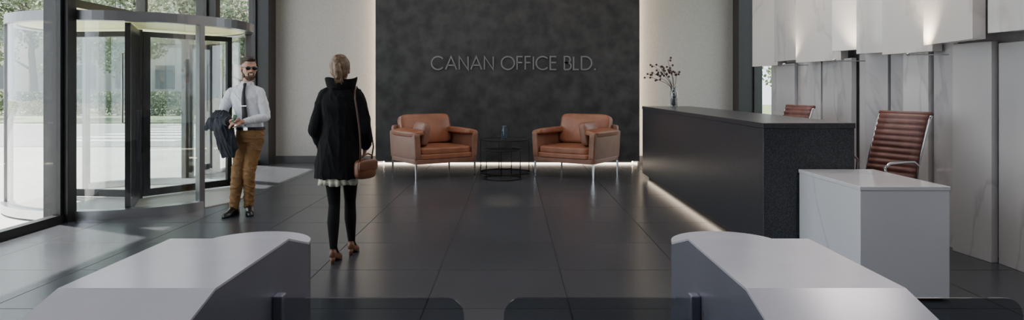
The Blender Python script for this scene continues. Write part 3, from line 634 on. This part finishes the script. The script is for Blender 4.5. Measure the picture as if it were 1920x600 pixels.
bm=bmesh.new(); n=120; Lr=[]
for z,k,am in((.74,.88,.0),(.68,.90,.008),(.64,.92,.013),(.642,.89,.013),(.74,.85,0)):
    Lr.append([V((-.028+(.170*k+am*math.sin(t*17))*math.cos(t),.12+(.14*k+am*math.sin(t*17))*math.sin(t),z+.006*math.sin(t*5))) for t in [2*math.pi*j/n for j in range(n)]])
loft(bm,Lr); fin(bm,'skirt',mat('cream_skirt',(.66,.64,.52),.8),wm,smooth=True)
blond=mat('blond_hair',(.075,.042,.022),.5,col2=(.24,.15,.08),nscale=70,stretch=(1,1,.2))
bm=bmesh.new()
ell(bm,(0,.022,.035),(.084,.100,.098),hw,24,16); ell(bm,(0,.05,-.01),(.072,.065,.07),hw); ell(bm,(0,.045,.10),(.060,.06,.034),hw); ell(bm,(.0,.105,.045),(.040,.036,.036),hw)
fin_me(remesh(bm,.004,1,noisef(.004,35,(1,1,.4))),'hair',blond,wm,smooth=True)
bm=bmesh.new(); limb(bm,[(.0,.0,1.645),(.004,-.035,1.62),(.012,-.045,1.585),(.018,-.042,1.54),(.022,-.03,1.50)],[.026,.032,.034,.028,.010],12)
for k in range(16):
    a=random.uniform(-.03,.03); limb(bm,[(a*.6,-.01,1.645),(a+.006,-.055,1.60),(a*1.2+.014,-.055,1.54),(a*1.3+.02,-.035,1.485+random.uniform(-.015,.02))],[.005,.006,.005,.002],6)
fin_me(remesh(bm,.003,1,noisef(.002,50,(1,1,.4))),'ponytail',blond,wm,smooth=True)
brn=mat('brown_shoe_leather',(.12,.045,.02),.35)
for (x,y) in((-.035,-.04),(.045,.25)):
    bm=bmesh.new()
    def sec(yy,hw_,z0,zt): return [V((x+p[0]*hw_,y+yy,p[1])) for p in((-.8,z0),(-1,z0+.012),(-.8,zt),(.8,zt),(1,z0+.012),(.8,z0))]
    loft(bm,[sec(-.005,.018,.055,.10),sec(.01,.028,.052,.125),sec(.05,.030,.045,.10),sec(.10,.034,.02,.075),sec(.15,.040,.003,.058),sec(.20,.036,.0,.042),sec(.235,.020,.0,.028),sec(.245,.008,.002,.018)])
    tube(bm,[(x,y+.018,.0),(x,y+.012,.06)],[.014,.024],10)
    fin(bm,'shoe',brn,wm,smooth=True)
BX,BYy,BZ=.215,.06,.685; BA=math.radians(58)
bag=thing('shoulder_bag',(-1.44+BX,5.64+BYy,BZ),BA,'brown leather shoulder bag hanging from long strap beside black coat','bag')
bl=mat('chestnut_leather',(.13,.043,.018),.35,col2=(.18,.062,.028),nscale=8)
bm=bmesh.new(); cushion(bm,(0,0,.09),(.22,.075,.165),p=4,bulge=.35,axis=1); fin(bm,'bag_body',bl,bag,smooth=True)
bm=bmesh.new(); cushion(bm,(0,-.034,.12),(.215,.03,.10),p=4,bulge=.3,axis=1); fin(bm,'flap',bl,bag,smooth=True)
bm=bmesh.new(); tube(bm,[(-.08,0,.15),(-.06,-.02,.20),(.0,-.03,.22),(.06,-.02,.20),(.08,0,.15)],.007,8); fin(bm,'handle',bl,bag,smooth=True)
bm=bmesh.new()
inv=(Matrix.Translation(bag.location)@Matrix.Rotation(BA,4,'Z')).inverted()
W=lambda x,y,z: inv@V((-1.44+x,5.64+y,z))
tube(bm,[W(.185,-.02,.82),W(.195,-.025,.95),W(.185,-.02,1.1),W(.165,-.02,1.25),W(.145,-.01,1.36),W(.135,.03,1.43),W(.13,.11,1.462),W(.135,.19,1.42),W(.17,.25,1.3),W(.22,.25,1.1),W(.255,.2,.95),W(.245,.14,.82)],.007,8); fin(bm,'strap',mat('dark_strap_leather',(.07,.025,.016),.45),bag,smooth=True)
# ------------------------------------------------------------------ outdoors
pav=mat('pavement',(.42,.41,.40),.8,col2=(.5,.49,.48),nscale=.8)
bm=bmesh.new(); abox(bm,-90,-5.06,-40,90,-.14,-.02); fin(bm,'ground_pavement',pav,kind='structure')
box('ground_garden',4.8,40,-5,60,-.14,-.02,mat('lawn',(.10,.14,.06),.9,col2=(.16,.2,.09),nscale=3),kind='structure')
box('ground_road',-80,-5.4,17,27,-.02,-.005,mat('asphalt',(.24,.24,.25),.85,col2=(.29,.29,.30),nscale=2),kind='structure')
box('ground_lawn',-80,-5.4,28,60,-.02,.06,mat('grass',(.17,.20,.13),.9,col2=(.24,.28,.18),nscale=2),kind='structure')
bm=bmesh.new()
for k in range(6):
    abox(bm,-12.8,-9.2,18.6+k*1.3,19.15+k*1.3,0,.004)
fin(bm,'ground_crossing',mat('road_paint',(.7,.7,.7),.7),kind='structure')
leafm=mat('tree_leaves',(.12,.16,.09),.7,col2=(.26,.31,.19),nscale=1.5)
bark=mat('bark',(.14,.125,.11),.9,bump=.5)
def treemesh(seed):
    rnd=random.Random(seed)
    bt=bmesh.new(); tube(bt,[(0,0,0),(.05,0,1.5),(0,.1,3),(.1,0,5)],[.22,.17,.14,.06],10)
    cl=[]
    for k in range(16):
        a=rnd.uniform(0,6.28); r=rnd.uniform(.3,1.7); z=rnd.uniform(2.0,6.6); p=V((r*math.cos(a),r*math.sin(a),z)); cl.append((p,rnd.uniform(.7,1.2)))
        tube(bt,[(0,.05,min(z-.8,4)),(p.x*.5,p.y*.5,z-.3),tuple(p)],[.07,.04,.015],6)
    me1=bpy.data.meshes.new('trunk'); bt.to_mesh(me1); bt.free(); me1.materials.append(bark)
    vs=[];fs=[]
    for p,r in cl:
        for k in range(330):
            d=V((rnd.gauss(0,1),rnd.gauss(0,1),rnd.gauss(0,1))).normalized()*r*rnd.uniform(.4,1.05); c=p+V((d.x,d.y,d.z*.8))
            u=V((rnd.gauss(0,1),rnd.gauss(0,1),rnd.gauss(0,1))).normalized(); w=u.cross(V((rnd.gauss(0,1),rnd.gauss(0,1),rnd.gauss(0,1)))).normalized(); s=.09
            i=len(vs); vs+=[c-u*s,c+w*s*.6,c+u*s,c-w*s*.6]; fs.append((i,i+1,i+2,i+3))
    me2=bpy.data.meshes.new('foliage'); me2.from_pydata(vs,[],fs); me2.materials.append(leafm)
    return me1,me2
TM=[treemesh(i) for i in range(3)]
k=0
for x,y,s in((-31,30.5,1.0),(-25.5,30.5,1.05),(-20,30.5,1.0),(-14.5,30.5,1.05),(-9.2,30.5,.9),(-33,38.5,1.15),(-27,38.5,1.15),(-21,38.5,1.2),(-15,38.5,1.1),(9.3,19.5,.8),(10.8,26,1.0)):
    e=thing('tree',(x,y,-.02 if y<28 else .05),k*1.3,'leafy green deciduous street tree standing outside the windows','tree',group='street trees outside'); e.scale=(s,s,s)
    for nm,me in zip(('trunk','foliage'),TM[k%3]):
        o=bpy.data.objects.new(nm,me); C.objects.link(o); o.parent=e
    k+=1
def hedge():
    vs=[];fs=[]; rnd=random.Random(4)
    for k in range(5000):
        c=V((rnd.uniform(-4,4),rnd.uniform(-.5,.5),rnd.uniform(0,1)**.7*1.2)); u=V((rnd.gauss(0,1),rnd.gauss(0,1),rnd.gauss(0,1))).normalized(); w=u.cross(V((rnd.gauss(0,1),rnd.gauss(0,1),rnd.gauss(0,1)))).normalized(); s=.08
        i=len(vs); vs+=[c-u*s,c+w*s*.6,c+u*s,c-w*s*.6]; fs.append((i,i+1,i+2,i+3))
    me=bpy.data.meshes.new('hedge'); me.from_pydata(vs,[],fs); me.materials.append(leafm); return me
hme=hedge()
for x in(-34,-25.5,-17,-8.8):
    o=bpy.data.objects.new('hedge',hme); C.objects.link(o); o.location=(x,34.5,.05); o['label']='clipped green hedge beyond the street'; o['category']='hedge'; o['group']='street hedges'
winme=bpy.data.meshes.new('win'); bm=bmesh.new(); abox(bm,-.7,.7,-.06,.06,0,1.7); bm.to_mesh(winme); bm.free(); winme.materials.append(mat('far_window',(.10,.11,.12),.15))
for (x0,x1,y,hh,col) in((-52,-34,48,14,(.50,.45,.40)),(-33,-21,50,18,(.42,.40,.40)),(-20,-4,49,12,(.55,.42,.38))):
    e=thing('building',((x0+x1)/2,y,0),0,'pale rendered apartment building with rows of dark windows across street','building')
    hwid=(x1-x0)/2; box('facade',-hwid,hwid,0,6,0,hh,mat('render_facade',col,.85,nscale=1),e); box('roof',-hwid-.3,hwid+.3,-.3,6.3,hh,hh+.4,M['baseb'],e)
    z=1.4
    while z<min(hh-2,11):
        xx=-hwid+1.8
        while xx<hwid-1:
            o=bpy.data.objects.new('window',winme); C.objects.link(o); o.parent=e; o.location=(xx,0,z); xx+=2.9
        z+=3.2
# ------------------------------------------------------------------ light
w=bpy.data.worlds.new('w'); bpy.context.scene.world=w; w.use_nodes=True
bg=w.node_tree.nodes['Background']; bg.inputs[0].default_value=(.84,.90,1,1); bg.inputs[1].default_value=3.8
def light(t,name,loc,rot,e,col,sx=1,sy=1):
    l=bpy.data.lights.new(name,t); l.energy=e; l.color=col
    if t=='AREA': l.shape='RECTANGLE'; l.size=sx; l.size_y=sy
    o=bpy.data.objects.new(name,l); C.objects.link(o); o.location=loc; o.rotation_euler=rot; return o
s=light('SUN','sun',(-10,15,12),(0,0,0),24,(1,.93,.84)); s.data.angle=math.radians(1)
d=V((.33,-.16,-.90)); s.rotation_euler=d.to_track_quat('-Z','Y').to_euler()
light('AREA','ceiling_light',(-.5,9.5,CZ-.05),(0,0,0),85,(1,.95,.90),4,4)
light('AREA','ceiling_light',(0,2.2,CZ-.05),(0,0,0),66,(.93,.93,1),3,2)
light('AREA','ceiling_light',(2.9,6.8,CZ-.05),(0,0,0),85,(1,.92,.85),.6,5)
# ------------------------------------------------------------------ camera
cd=bpy.data.cameras.new('camera'); cam=bpy.data.objects.new('camera',cd); C.objects.link(cam)
cam.location=(0,0,H); cam.rotation_euler=(math.radians(90),0,0)
cd.sensor_width=36; cd.sensor_fit='HORIZONTAL'; cd.clip_start=.05; cd.clip_end=300
cd.lens=F/1920*36; cd.shift_y=-(300-165)/1920
bpy.context.scene.camera=cam
